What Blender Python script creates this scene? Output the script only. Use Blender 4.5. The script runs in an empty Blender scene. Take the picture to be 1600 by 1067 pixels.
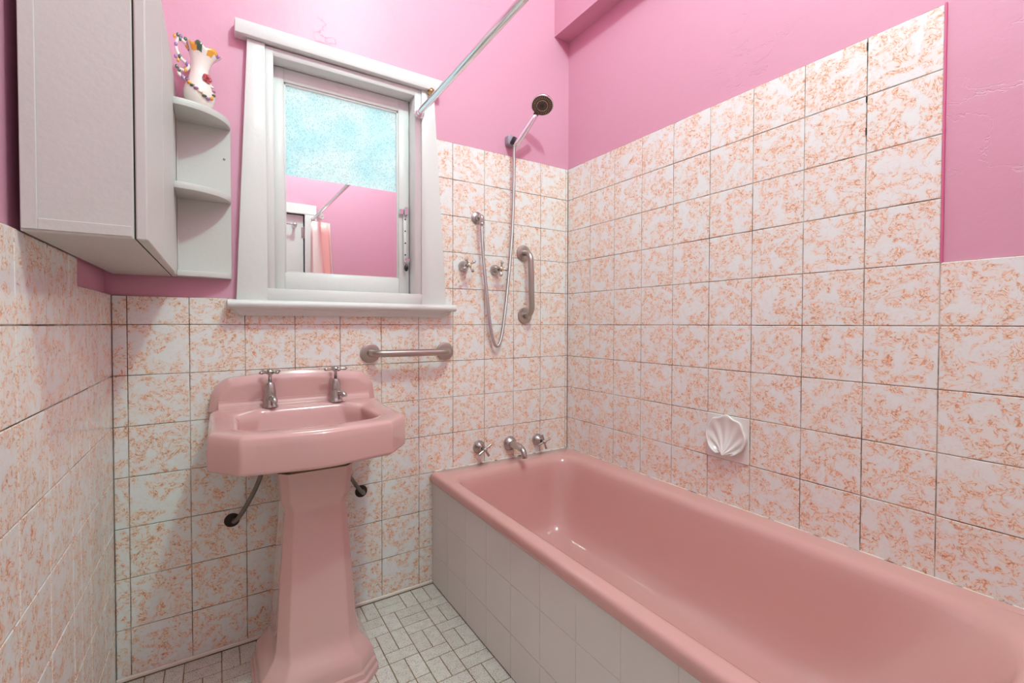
import bpy, bmesh, math, random
from mathutils import Vector, Matrix
random.seed(7)
C = bpy.context.scene.collection
scene = bpy.context.scene
pi = math.pi

# ---------------------------------------------------------------- camera, world, light, exposure
ZO = 1.064          # height of the tile course line at eye level
W = 1.7192          # room width between tile faces
T = 0.152           # tile module
FY = -2.05          # front wall (behind the camera)
CZ = 3.25           # ceiling height

def make_camera():
    ya, pt, ro = .5632, -.0183, .0016
    cy, sy = math.cos(ya), math.sin(ya)
    f = Vector((sy*math.cos(pt), cy*math.cos(pt), math.sin(pt)))
    rt = Vector((cy, -sy, 0)); up = rt.cross(f)
    r = rt*math.cos(ro) + up*math.sin(ro)
    u = -rt*math.sin(ro) + up*math.cos(ro)
    cd = bpy.data.cameras.new('camera'); co = bpy.data.objects.new('camera', cd); C.objects.link(co)
    m = Matrix(((r.x, u.x, -f.x, .2637), (r.y, u.y, -f.y, -1.7489), (r.z, u.z, -f.z, .0031+ZO), (0, 0, 0, 1)))
    co.matrix_world = m
    cd.sensor_fit = 'HORIZONTAL'; cd.sensor_width = 36
    cd.lens = 715.014*36/1600
    cd.shift_x = 7.6096/1600; cd.shift_y = -14.1243/1600
    cd.clip_start = .02; cd.clip_end = 60
    scene.camera = co
make_camera()

world = bpy.data.worlds.new('daylight'); scene.world = world; world.use_nodes = True
bg = world.node_tree.nodes['Background']
bg.inputs['Color'].default_value = (.72, .93, 1, 1); bg.inputs['Strength'].default_value = .5

def light(name, kind, loc, power, color, **kw):
    l = bpy.data.lights.new(name, kind); l.energy = power; l.color = color
    for k, v in kw.items(): setattr(l, k, v)
    o = bpy.data.objects.new(name, l); o.location = loc; C.objects.link(o)
    return o
LAMP = (.92, -1.45, 3.04)
light('ceiling_lamp_light', 'POINT', LAMP, 64, (.60, 1, .89), shadow_soft_size=.06)
sky = light('window_daylight', 'AREA', (.675, 1.1, 2.25), 13.5, (1, .99, .985), shape='RECTANGLE', size=1.3, size_y=1.3)
sky.rotation_euler = (math.radians(-62), 0, 0)     # outside the window, shining in and down through the glass
scene.view_settings.view_transform = 'Standard'; scene.view_settings.look = 'None'
scene.view_settings.gamma = 1; scene.view_settings.use_curve_mapping = False
scene.view_settings.exposure = 0.30
scene.cycles.use_denoising = True
scene.cycles.max_bounces = 12; scene.cycles.diffuse_bounces = 8; scene.cycles.glossy_bounces = 5
scene.cycles.sample_clamp_indirect = 6; scene.cycles.diffuse_bounces = 6

# ---------------------------------------------------------------- materials
def newmat(name):
    m = bpy.data.materials.new(name); m.use_nodes = True
    return m, m.node_tree.nodes, m.node_tree.links, m.node_tree.nodes['Principled BSDF']
def simple(name, col, rough=.5, metal=0, coat=0, bump=0, bscale=60, var=0, spec=None, vscale=8):
    m, n, l, b = newmat(name)
    b.inputs['Base Color'].default_value = (*col, 1); b.inputs['Roughness'].default_value = rough
    b.inputs['Metallic'].default_value = metal; b.inputs['Coat Weight'].default_value = coat
    b.inputs['Coat Roughness'].default_value = .04
    if spec is not None: b.inputs['Specular IOR Level'].default_value = spec
    tc = n.new('ShaderNodeTexCoord')
    if bump:
        t = n.new('ShaderNodeTexNoise'); t.inputs['Scale'].default_value = bscale; t.inputs['Detail'].default_value = 4
        l.new(tc.outputs['Object'], t.inputs['Vector'])
        bp = n.new('ShaderNodeBump'); bp.inputs['Strength'].default_value = bump; bp.inputs['Distance'].default_value = .01
        l.new(t.outputs['Fac'], bp.inputs['Height']); l.new(bp.outputs['Normal'], b.inputs['Normal'])
    if var:
        t2 = n.new('ShaderNodeTexNoise'); t2.inputs['Scale'].default_value = vscale; t2.inputs['Detail'].default_value = 5
        l.new(tc.outputs['Object'], t2.inputs['Vector'])
        mx = n.new('ShaderNodeMix'); mx.data_type = 'RGBA'
        mx.inputs[6].default_value = (*[c*(1-var) for c in col], 1); mx.inputs[7].default_value = (*[min(1, c*(1+var)) for c in col], 1)
        l.new(t2.outputs['Fac'], mx.inputs[0]); l.new(mx.outputs[2], b.inputs['Base Color'])
    return m
def ramp(n, stops):
    r = n.new('ShaderNodeValToRGB'); e = r.color_ramp.elements
    while len(e) < len(stops): e.new(.5)
    for i, (p, c) in enumerate(stops):
        e[i].position = p; e[i].color = (*c, 1) if len(c) == 3 else c
    return r
def g(v): return (v, v, v)
def noise(n, l, vec, scale, detail=2, rough=.5, dist=0, w=None):
    t = n.new('ShaderNodeTexNoise'); t.inputs['Scale'].default_value = scale; t.inputs['Detail'].default_value = detail
    t.inputs['Roughness'].default_value = rough; t.inputs['Distortion'].default_value = dist
    l.new(vec, t.inputs['Vector']); return t.outputs['Fac']
def math_(n, l, op, a, b=None, c=None, clamp=False):
    m = n.new('ShaderNodeMath'); m.operation = op; m.use_clamp = clamp
    for i, v in enumerate((a, b, c)):
        if v is None: continue
        if isinstance(v, (int, float)): m.inputs[i].default_value = v
        else: l.new(v, m.inputs[i])
    return m.outputs[0]
def mixc(n, l, fac, a, b):
    m = n.new('ShaderNodeMix'); m.data_type = 'RGBA'
    for i, v in ((0, fac), (6, a), (7, b)):
        if isinstance(v, (int, float)): m.inputs[i].default_value = v
        elif isinstance(v, tuple): m.inputs[i].default_value = (*v, 1)
        else: l.new(v, m.inputs[i])
    return m.outputs[2]

def marbled_tile():
    m, n, l, b = newmat('marbled_tile')
    uv = n.new('ShaderNodeUVMap'); uv.uv_map = 'UVMap'
    ge = n.new('ShaderNodeNewGeometry')
    v = n.new('ShaderNodeVectorMath'); v.operation = 'SCALE'; v.inputs['Scale'].default_value = 91.0
    cmb = n.new('ShaderNodeCombineXYZ'); l.new(ge.outputs['Random Per Island'], cmb.inputs[0])
    l.new(math_(n, l, 'FRACT', math_(n, l, 'MULTIPLY', ge.outputs['Random Per Island'], 17.3)), cmb.inputs[1])
    l.new(cmb.outputs[0], v.inputs[0])
    a = n.new('ShaderNodeVectorMath'); a.operation = 'ADD'
    l.new(uv.outputs[0], a.inputs[0]); l.new(v.outputs[0], a.inputs[1]); vec = a.outputs[0]
    def ridge(scale, detail, rough, dist, width):
        f = noise(n, l, vec, scale, detail, rough, dist)
        d = math_(n, l, 'ABSOLUTE', math_(n, l, 'SUBTRACT', f, .5))
        return math_(n, l, 'SUBTRACT', 1, math_(n, l, 'DIVIDE', d, width), clamp=True)
    # each stroke is a short broken piece of a contour line, with a soft peach smear beside it
    wv = n.new('ShaderNodeTexNoise'); wv.inputs['Scale'].default_value = 16; wv.inputs['Detail'].default_value = 1; l.new(vec, wv.inputs['Vector'])
    wm = n.new('ShaderNodeVectorMath'); wm.operation = 'MULTIPLY_ADD'; wm.inputs[1].default_value = (.03, .03, 0); l.new(wv.outputs['Color'], wm.inputs[0]); l.new(vec, wm.inputs[2]); vec = wm.outputs[0]
    m1 = ramp(n, [(.40, g(0)), (.50, g(1))]); l.new(noise(n, l, vec, 20, 2, .5, .5), m1.inputs[0])
    m2 = ramp(n, [(.44, g(0)), (.54, g(1))]); l.new(noise(n, l, vec, 58, 1, .5, .3), m2.inputs[0])
    m3 = ramp(n, [(.46, g(0)), (.56, g(1))]); l.new(noise(n, l, vec, 44, 1, .5, .3), m3.inputs[0])
    r1 = math_(n, l, 'MULTIPLY', ridge(34, 1.5, .5, 1.8, .030), m2.outputs[0])
    r2 = math_(n, l, 'MULTIPLY', ridge(62, 1.5, .5, 1.6, .042), m3.outputs[0])
    s1 = math_(n, l, 'MULTIPLY', ridge(34, 1.5, .5, 1.8, .13), m2.outputs[0])
    s2 = math_(n, l, 'MULTIPLY', ridge(62, 1.5, .5, 1.6, .15), m3.outputs[0])
    veins = math_(n, l, 'MULTIPLY', math_(n, l, 'MAXIMUM', r1, r2), math_(n, l, 'MULTIPLY_ADD', m1.outputs[0], .85, .15))
    wash = math_(n, l, 'MULTIPLY', math_(n, l, 'MAXIMUM', s1, s2), math_(n, l, 'MULTIPLY_ADD', m1.outputs[0], .8, .05))
    wash = math_(n, l, 'MULTIPLY_ADD', wash, .62, math_(n, l, 'MULTIPLY', m1.outputs[0], .13))
    vc = ramp(n, [(.40, (.84, .33, .13)), (.60, (.45, .14, .06))]); l.new(noise(n, l, vec, 130, 1), vc.inputs[0])
    c1 = mixc(n, l, wash, (.82, .82, .815), (.90, .55, .34))
    c2 = mixc(n, l, math_(n, l, 'MULTIPLY', veins, .9), c1, vc.outputs[0])
    l.new(c2, b.inputs['Base Color'])
    b.inputs['Roughness'].default_value = .09; b.inputs['Specular IOR Level'].default_value = .5
    bp = n.new('ShaderNodeBump'); bp.inputs['Strength'].default_value = .14; bp.inputs['Distance'].default_value = .004
    l.new(noise(n, l, vec, 30, 3), bp.inputs['Height']); l.new(bp.outputs['Normal'], b.inputs['Normal'])
    return m

def grout(name, light_c, dark_c, lo, hi, scale=5):
    m, n, l, b = newmat(name)
    tc = n.new('ShaderNodeTexCoord')
    r = ramp(n, [(lo, dark_c), (hi, light_c)]); l.new(noise(n, l, tc.outputs['Object'], scale, 6, .7), r.inputs[0])
    l.new(r.outputs[0], b.inputs['Base Color']); b.inputs['Roughness'].default_value = .9
    return m

def pink_paint():
    m, n, l, b = newmat('pink_paint')
    tc = n.new('ShaderNodeTexCoord'); vec = tc.outputs['Object']
    big = noise(n, l, vec, 1.3, 3)
    c = mixc(n, l, big, (.66, .30, .41), (.68, .335, .45))
    # hairline cracks in the old plaster
    mp = n.new('ShaderNodeMapping'); mp.inputs['Scale'].default_value = (1, 1, 2.2); l.new(vec, mp.inputs[0])
    f = noise(n, l, mp.outputs[0], 2.4, 6, .62, .5)
    d = math_(n, l, 'ABSOLUTE', math_(n, l, 'SUBTRACT', f, .5))
    crack = math_(n, l, 'SUBTRACT', 1, math_(n, l, 'DIVIDE', d, .0055), clamp=True)
    mk = ramp(n, [(.50, g(0)), (.60, g(1))]); l.new(noise(n, l, vec, 2.1, 3), mk.inputs[0])
    crack = math_(n, l, 'MULTIPLY', crack, mk.outputs[0])
    h = math_(n, l, 'ADD', math_(n, l, 'MULTIPLY', noise(n, l, vec, 9, 4), .5), math_(n, l, 'MULTIPLY', noise(n, l, vec, 120, 3), .05))
    h = math_(n, l, 'SUBTRACT', h, math_(n, l, 'MULTIPLY', crack, .26))
    bp = n.new('ShaderNodeBump'); bp.inputs['Strength'].default_value = .35; bp.inputs['Distance'].default_value = .012
    l.new(h, bp.inputs['Height']); l.new(bp.outputs['Normal'], b.inputs['Normal'])
    l.new(c, b.inputs['Base Color']); b.inputs['Roughness'].default_value = .42
    return m

def speckled_floor():
    m, n, l, b = newmat('speckled_floor_tile')
    tc = n.new('ShaderNodeTexCoord'); vec = tc.outputs['Object']
    ge = n.new('ShaderNodeNewGeometry')
    base = mixc(n, l, ge.outputs['Random Per Island'], (.70, .65, .595), (.77, .73, .68))
    sp = ramp(n, [(.525, g(0)), (.58, g(1))]); l.new(noise(n, l, vec, 330, 2, .6), sp.inputs[0])
    mk = ramp(n, [(.35, g(.25)), (.60, g(1))]); l.new(noise(n, l, vec, 40, 2), mk.inputs[0])
    c = mixc(n, l, math_(n, l, 'MULTIPLY', math_(n, l, 'MULTIPLY', sp.outputs[0], mk.outputs[0]), .75), base, (.12, .105, .10))
    l.new(c, b.inputs['Base Color']); b.inputs['Roughness'].default_value = .35
    return m

def frosted_glass():
    m, n, l, b = newmat('pebbled_glass')
    tc = n.new('ShaderNodeTexCoord'); vec = tc.outputs['Object']
    vo = n.new('ShaderNodeTexVoronoi'); vo.inputs['Scale'].default_value = 170; l.new(vec, vo.inputs['Vector'])
    bp = n.new('ShaderNodeBump'); bp.inputs['Strength'].default_value = 1.0; bp.inputs['Distance'].default_value = .004
    l.new(vo.outputs['Distance'], bp.inputs['Height'])
    tr = n.new('ShaderNodeBsdfTranslucent')
    pit = ramp(n, [(.08, (.30, .50, .55)), (.30, (.93, .98, .98))]); l.new(vo.outputs['Distance'], pit.inputs[0])
    big = noise(n, l, vec, 9, 3)
    tint = ramp(n, [(.35, (.84, .955, .97)), (.62, (.99, .99, .98))]); l.new(big, tint.inputs[0])
    mm = n.new('ShaderNodeMix'); mm.data_type = 'RGBA'; mm.blend_type = 'MULTIPLY'; mm.inputs[0].default_value = 1
    l.new(pit.outputs[0], mm.inputs[6]); l.new(tint.outputs[0], mm.inputs[7])
    l.new(mm.outputs[2], tr.inputs['Color']); l.new(bp.outputs['Normal'], tr.inputs['Normal'])
    gl = n.new('ShaderNodeBsdfGlossy'); gl.inputs['Roughness'].default_value = .25; l.new(bp.outputs['Normal'], gl.inputs['Normal'])
    mx = n.new('ShaderNodeMixShader'); mx.inputs[0].default_value = .06
    l.new(tr.outputs[0], mx.inputs[1]); l.new(gl.outputs[0], mx.inputs[2])
    l.new(mx.outputs[0], n['Material Output'].inputs['Surface'])
    return m

def curtain_mat():
    m, n, l, b = newmat('striped_curtain')
    uv = n.new('ShaderNodeUVMap'); sx = n.new('ShaderNodeSeparateXYZ'); l.new(uv.outputs[0], sx.inputs[0])
    s = math_(n, l, 'SINE', math_(n, l, 'MULTIPLY', sx.outputs[0], 60))
    r = ramp(n, [(.35, (.88, .42, .40)), (.6, (.90, .76, .72))]); l.new(math_(n, l, 'MULTIPLY_ADD', s, .5, .5), r.inputs[0])
    l.new(r.outputs[0], b.inputs['Base Color']); b.inputs['Roughness'].default_value = .35
    return m

def shower_face():
    m, n, l, b = newmat('shower_face')
    b.inputs['Base Color'].default_value = (.05, .035, .03, 1); b.inputs['Roughness'].default_value = .35
    return m

M = dict(
    tile=marbled_tile(), pink=pink_paint(), floor=speckled_floor(), glass=frosted_glass(), curtain=curtain_mat(),
    grout=grout('wall_grout', (.52, .46, .38), (.09, .065, .05), .40, .60, 7),
    fgrout=grout('floor_grout', (.36, .24, .12), (.12, .07, .04), .35, .62, 9),
    agrout=grout('white_grout', (.86, .82, .76), (.66, .58, .50), .3, .6, 9),
    caulk=grout('mouldy_sealant', (.74, .70, .64), (.05, .04, .035), .36, .50, 22),
    apron=simple('pale_tile', (.72, .69, .675), .10, var=.02),
    white=simple('white_gloss_paint', (.72, .715, .70), .38, bump=.10, bscale=45, var=.02),
    cab=simple('off_white_board', (.585, .57, .54), .45, bump=.06, bscale=90, var=.02),
    dark=simple('dark_gap', (.03, .025, .02), .9),
    porc=simple('pink_porcelain', (.66, .38, .37), .09, coat=.6, var=.015, vscale=5),
    bath=simple('pink_enamel', (.645, .345, .325), .08, coat=.25, var=.02, vscale=5),
    rust=simple('rusty_putty', (.16, .09, .045), .9, var=.2),
    chrome=simple('chrome', (.78, .78, .80), .10, metal=1),
    dull=simple('dull_chrome', (.50, .475, .46), .27, metal=1, var=.12, vscale=60),
    steel=simple('brushed_steel', (.47, .43, .39), .33, metal=1),
    hose=simple('hose_metal', (.50, .46, .47), .30, metal=1),
    face=shower_face(), gold=simple('tarnished_nozzle', (.48, .33, .14), .5),
    brass=simple('brass', (.55, .38, .17), .3, metal=1),
    yellow=simple('yellow_button', (.80, .62, .30), .35),
    mirror=simple('mirror_silver', (.93, .93, .93), .0, metal=1),
    soap=simple('white_ceramic', (.80, .76, .74), .08, coat=.5),
    jug=simple('cream_china', (.86, .78, .72), .08, coat=.6),
    rose=simple('rose_glaze', (.50, .08, .10), .2, coat=.5, var=.3, vscale=90),
    purple=simple('purple_glaze', (.34, .16, .42), .15, coat=.5),
    orange=simple('orange_glaze', (.80, .36, .05), .15, coat=.5),
    green=simple('green_glaze', (.06, .13, .08), .15, coat=.5),
    bracket=simple('lilac_grey_plastic', (.36, .30, .38), .35),
    black=simple('black_plastic', (.02, .02, .02), .3),
    pipe=simple('old_pipe', (.22, .19, .17), .45, metal=.7, var=.3, vscale=50),
    hole=simple('wall_hole', (.05, .03, .025), .95),
    ceil=simple('ceiling_paint', (.84, .80, .80), .8), lampm=simple('lamp_plastic', (.8, .78, .74), .4),
    redrim=simple('painted_edge', (.66, .13, .28), .5),
)

# ---------------------------------------------------------------- helpers
def link(name, bm, mats, parent=None, smooth=False, loc=None, label=None):
    me = bpy.data.meshes.new(name); bm.normal_update(); bm.to_mesh(me); bm.free()
    for mt in (mats if isinstance(mats, (list, tuple)) else [mats]): me.materials.append(mt)
    if smooth:
        me.polygons.foreach_set('use_smooth', [True]*len(me.polygons))
    o = bpy.data.objects.new(name, me); C.objects.link(o)
    if parent is not None: o.parent = parent
    if loc is not None: o.location = loc
    if label: o['label'] = label
    return o
def sharp(o, ang=35):
    me = o.data
    me.polygons.foreach_set('use_smooth', [True]*len(me.polygons))
    me.set_sharp_from_angle(angle=math.radians(ang)); return o
def thing(name, label, cat, loc=(0, 0, 0), group=None):
    o = bpy.data.objects.new(name, None); C.objects.link(o); o.location = loc
    o.empty_display_size = .05
    return tag(o, label, cat, group)
def tag(o, label, cat, group=None):
    o['label'] = label; o['category'] = cat
    if group: o['group'] = group
    return o
def struct(o): o['kind'] = 'structure'; return o
def box(bm, a, b, bev=0, mi=0, seg=1):
    x0, y0, z0 = a; x1, y1, z1 = b
    vs = [bm.verts.new(p) for p in ((x0, y0, z0), (x1, y0, z0), (x1, y1, z0), (x0, y1, z0), (x0, y0, z1), (x1, y0, z1), (x1, y1, z1), (x0, y1, z1))]
    fs = [bm.faces.new([vs[i] for i in q]) for q in ((0, 3, 2, 1), (4, 5, 6, 7), (0, 1, 5, 4), (1, 2, 6, 5), (2, 3, 7, 6), (3, 0, 4, 7))]
    for f in fs: f.material_index = mi
    if bev:
        es = list({e for f in fs for e in f.edges})
        r = bmesh.ops.bevel(bm, geom=es, offset=bev, segments=seg, affect='EDGES', profile=.5)
        for f in r['faces']: f.material_index = mi
def boxo(name, a, b, mat, parent=None, bev=0, seg=2):
    bm = bmesh.new(); box(bm, a, b, bev, seg=seg); o = link(name, bm, mat, parent)
    if bev: sharp(o, 50)
    return o
def prism(bm, pts, axis, v0, v1, mi=0, bev=0):
    """polygon given in the plane normal to axis, extruded from v0 to v1"""
    def P(p, v):
        return {'x': (v, p[0], p[1]), 'y': (p[0], v, p[1]), 'z': (p[0], p[1], v)}[axis]
    a = [bm.verts.new(P(p, v0)) for p in pts]; b = [bm.verts.new(P(p, v1)) for p in pts]
    fs = [bm.faces.new(a), bm.faces.new(list(reversed(b)))]
    for i in range(len(pts)):
        j = (i+1) % len(pts); fs.append(bm.faces.new((a[j], a[i], b[i], b[j])))
    for f in fs: f.material_index = mi
    bmesh.ops.recalc_face_normals(bm, faces=fs)
    if bev:
        es = list({e for f in fs for e in f.edges}); r = bmesh.ops.bevel(bm, geom=es, offset=bev, segments=2, affect='EDGES', profile=.5)
        for f in r['faces']: f.material_index = mi
def frame_of(d):
    d = Vector(d).normalized(); h = Vector((0, 0, 1)) if abs(d.z) < .9 else Vector((1, 0, 0))
    a = h.cross(d).normalized(); return a, d.cross(a).normalized(), d
def lathe(bm, prof, origin=(0, 0, 0), axis=(0, 0, 1), n=32, mi=0, cap=True):
    """prof: (radius, distance along the axis)"""
    a, b, d = frame_of(axis); o = Vector(origin); rings = []
    for r, h in prof:
        if r < 1e-6: rings.append([bm.verts.new(o+d*h)]); continue
        rings.append([bm.verts.new(o+d*h+a*(r*math.cos(t*2*pi/n))+b*(r*math.sin(t*2*pi/n))) for t in range(n)])
    fs = []
    for p, q in zip(rings, rings[1:]):
        for i in range(n):
            j = (i+1) % n
            if len(p) == 1 and len(q) == 1: continue
            if len(p) == 1: fs.append(bm.faces.new((p[0], q[j], q[i])))
            elif len(q) == 1: fs.append(bm.faces.new((p[i], p[j], q[0])))
            else: fs.append(bm.faces.new((p[i], p[j], q[j], q[i])))
    if cap:
        if len(rings[0]) > 1: fs.append(bm.faces.new(list(reversed(rings[0]))))
        if len(rings[-1]) > 1: fs.append(bm.faces.new(rings[-1]))
    for f in fs: f.material_index = mi
    bmesh.ops.recalc_face_normals(bm, faces=fs)
def catmull(pts, k=8):
    P = [Vector(p) for p in pts]; out = []
    Q = [P[0]*2-P[1]] + P + [P[-1]*2-P[-2]]
    for i in range(1, len(Q)-2):
        for s in range(k):
            t = s/k; a, b, c, d = Q[i-1:i+3]
            out.append(.5*((2*b)+(-a+c)*t+(2*a-5*b+4*c-d)*t*t+(-a+3*b-3*c+d)*t**3))
    out.append(P[-1]); return out
def tube(bm, pts, r, n=16, mi=0, cap=True):
    """r: a radius or a function of 0..1"""
    P = [Vector(p) for p in pts]; rings = []; prev = None
    for i, p in enumerate(P):
        d = (P[min(i+1, len(P)-1)] - P[max(i-1, 0)]).normalized()
        if prev is None: a, b, _ = frame_of(d)
        else:
            a = (prev - d*prev.dot(d)).normalized(); b = d.cross(a)
        prev = a
        rr = r(i/(len(P)-1)) if callable(r) else r
        rings.append([bm.verts.new(p+a*(rr*math.cos(t*2*pi/n))+b*(rr*math.sin(t*2*pi/n))) for t in range(n)])
    fs = []
    for p, q in zip(rings, rings[1:]):
        for i in range(n):
            j = (i+1) % n; fs.append(bm.faces.new((p[i], p[j], q[j], q[i])))
    if cap: fs.append(bm.faces.new(list(reversed(rings[0])))); fs.append(bm.faces.new(rings[-1]))
    for f in fs: f.material_index = mi
    bmesh.ops.recalc_face_normals(bm, faces=fs)
def ball(bm, c, r, n=16, mi=0, sc=(1, 1, 1)):
    prof = [(r*math.sin(t*pi/8), -r*math.cos(t*pi/8)) for t in range(9)]
    prof[0] = (0, -r); prof[-1] = (0, r)
    k = len(bm.verts); bm.verts.ensure_lookup_table()
    lathe(bm, prof, c, (0, 0, 1), n, mi, cap=False); bm.verts.ensure_lookup_table()
    for v in list(bm.verts)[k:]:
        v.co = Vector(c)+Vector(((v.co.x-c[0])*sc[0], (v.co.y-c[1])*sc[1], (v.co.z-c[2])*sc[2]))
def rpoly(pts, radii, nc=7, ne=5):
    """rounded polygon, always (nc+ne) points per corner so loops can be bridged"""
    n = len(pts); out = []
    P = [Vector((p[0], p[1])) for p in pts]
    cs = []
    for i in range(n):
        a, b, c = P[i-1], P[i], P[(i+1) % n]
        u = (a-b); v = (c-b); lu, lv = u.length, v.length; u.normalize(); v.normalize()
        ang = math.acos(max(-1, min(1, u.dot(v))))
        t = min(radii[i]/max(math.tan(ang/2), 1e-4), lu*.48, lv*.48) if radii[i] > 0 else 0
        p0, p1 = b+u*t, b+v*t
        arc = [(p0*(1-s)**2 + b*2*s*(1-s) + p1*s*s) for s in [k/(nc-1) for k in range(nc)]]
        # pull the quadratic towards a circular arc
        cs.append(arc)
    for i in range(n):
        out += cs[i]
        e0, e1 = cs[i][-1], cs[(i+1) % n][0]
        out += [e0.lerp(e1, (k+1)/(ne+1)) for k in range(ne)]
    return out
def loft(bm, loops, mi=0, cap0=False, cap1=False):
    R = [[bm.verts.new(p) for p in lp] for lp in loops]; n = len(R[0]); fs = []
    for p, q in zip(R, R[1:]):
        for i in range(n):
            j = (i+1) % n; fs.append(bm.faces.new((p[i], p[j], q[j], q[i])))
    if cap0: fs.append(bm.faces.new(list(reversed(R[0]))))
    if cap1: fs.append(bm.faces.new(R[-1]))
    for f in fs: f.material_index = mi
    return fs
def L3(lp, z, dx=0, dy=0):
    return [Vector((p.x+dx, p.y+dy, z(p) if callable(z) else z)) for p in lp]

# ---------------------------------------------------------------- tiled cladding
def cladding(name, parent, place, regions, us, vs, mats, gap=.0022, thick=.008, wob=.0004, bev=.0016):
    """tiles on a plane; place(u, v, d) -> point, d = distance out of the wall face; one bevelled island per tile"""
    bm = bmesh.new(); uvl = bm.loops.layers.uv.new('UVMap')
    def face(vsx, co, mi):
        f = bm.faces.new(vsx); f.material_index = mi
        for lp, c in zip(f.loops, co): lp[uvl].uv = c
        return f
    h = gap/2
    for (u0, u1, v0, v1) in regions:
        q = [(u0, v0), (u1, v0), (u1, v1), (u0, v1)]
        face([bm.verts.new(place(a, b, -.0016)) for a, b in q], q, 1)
        ue = [u0] + [u for u in us if u0+.004 < u < u1-.004] + [u1]
        ve = [v0] + [v for v in vs if v0+.004 < v < v1-.004] + [v1]
        for a0, a1 in zip(ue, ue[1:]):
            for b0, b1 in zip(ve, ve[1:]):
                dw = [random.uniform(-wob, 0) for _ in range(4)]
                def q_(i, lev):
                    return [(a0+i, b0+i), (a1-i, b0+i), (a1-i, b1-i), (a0+i, b1-i)], lev
                rings = []
                for ins, lev in ((h, -thick), (h, -bev*.8), (h+bev*.35, -bev*.25), (h+bev, 0)):
                    co, lv = q_(ins, lev)
                    rings.append(([bm.verts.new(place(x, y, lv+dw[k])) for k, (x, y) in enumerate(co)], co))
                for (r0, c0), (r1, c1) in zip(rings, rings[1:]):
                    for k in range(4):
                        j = (k+1) % 4
                        face((r0[k], r0[j], r1[j], r1[k]), (c0[k], c0[j], c1[j], c1[k]), 0)
                face(rings[-1][0], rings[-1][1], 0)
    bmesh.ops.recalc_face_normals(bm, faces=bm.faces)
    return link(name, bm, mats, parent)

vz = [ZO+k*T for k in range(-7, 7)]
ux = [.0347+i*T for i in range(0, 12)]
PB = .008      # pink plaster lies this far behind the tile faces

# back wall with the window opening
bm = bmesh.new()
WX0, WX1, WZ0, WZ1 = .403, .954, 1.150, 1.995
for a, b in (((-.15, PB, 0), (WX0, .16, CZ)), ((WX1, PB, 0), (W+.15, .16, CZ)), ((WX0, PB, 0), (WX1, .16, WZ0)), ((WX0, PB, WZ1), (WX1, .16, CZ))):
    box(bm, a, b)
wb = struct(link('wall_back', bm, M['pink']))
cladding('tile_cladding', wb, lambda u, v, d: (u, -d, v),
         [(0, .3387, 0, 1.150), (.3387, .9467, 0, 1.106), (.9467, W, 0, 1.824)], ux, vz, [M['tile'], M['grout']])
# right wall
bm = bmesh.new(); box(bm, (W+PB, FY-.1, 0), (W+.15, PB, CZ)); wr = struct(link('wall_right', bm, M['pink']))
uy = [.1593+i*T for i in range(14)]
cladding('tile_cladding', wr, lambda u, v, d: (W+d*-1, -u, v),
         [(0, 1.3753, 0, 1.824), (1.3753, -FY, 0, ZO+T)], uy, vz, [M['tile'], M['grout']])
bm = bmesh.new(); box(bm, (W-.0005, -1.3790, ZO+T), (W+PB, -1.3753, 1.826)); link('painted_tile_edge', bm, M['redrim'], wr)
bm = bmesh.new()
for z0, z1 in ((1.792, 1.812), (1.655, 1.671), (1.570, 1.588)):
    box(bm, (W-.0008, -1.2248, z0), (W+.004, -1.2218, z1))
link('missing_grout', bm, M['dark'], wr)
# left wall
bm = bmesh.new(); box(bm, (-.15, FY-.1, 0), (-.014, PB, CZ)); wl = struct(link('wall_left', bm, M['pink']))
ul = [.1407+i*T for i in range(14)]
cladding('tile_cladding', wl, lambda u, v, d: (d, -u, v),
         [(0, .378, 0, 1.152), (.378, -FY, 0, ZO+T-.002)], ul, vz, [M['tile'], M['grout']], thick=.014)
# front wall behind the camera, with a doorway
DX0, DX1, DZ = .04, .845, 1.925
bm = bmesh.new()
for a, b in (((-.15, FY-.12, 0), (DX0, FY-PB, CZ)), ((DX1, FY-.12, 0), (W+.15, FY-PB, CZ)), ((DX0, FY-.12, DZ), (DX1, FY-PB, CZ))):
    box(bm, a, b)
wf = struct(link('wall_front', bm, M['pink']))
cladding('tile_cladding', wf, lambda u, v, d: (u, FY+d, v), [(.93, W, 0, ZO+T)], ux, vz, [M['tile'], M['grout']])
# ceiling and boxed bulkhead
bm = bmesh.new(); box(bm, (-.15, FY-.12, CZ), (W+.15, .16, CZ+.06)); struct(link('ceiling', bm, M['ceil']))
bm = bmesh.new(); box(bm, (1.639, FY, 2.443), (W+PB, PB, CZ)); struct(link('trim_1', bm, M['pink']))

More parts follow.
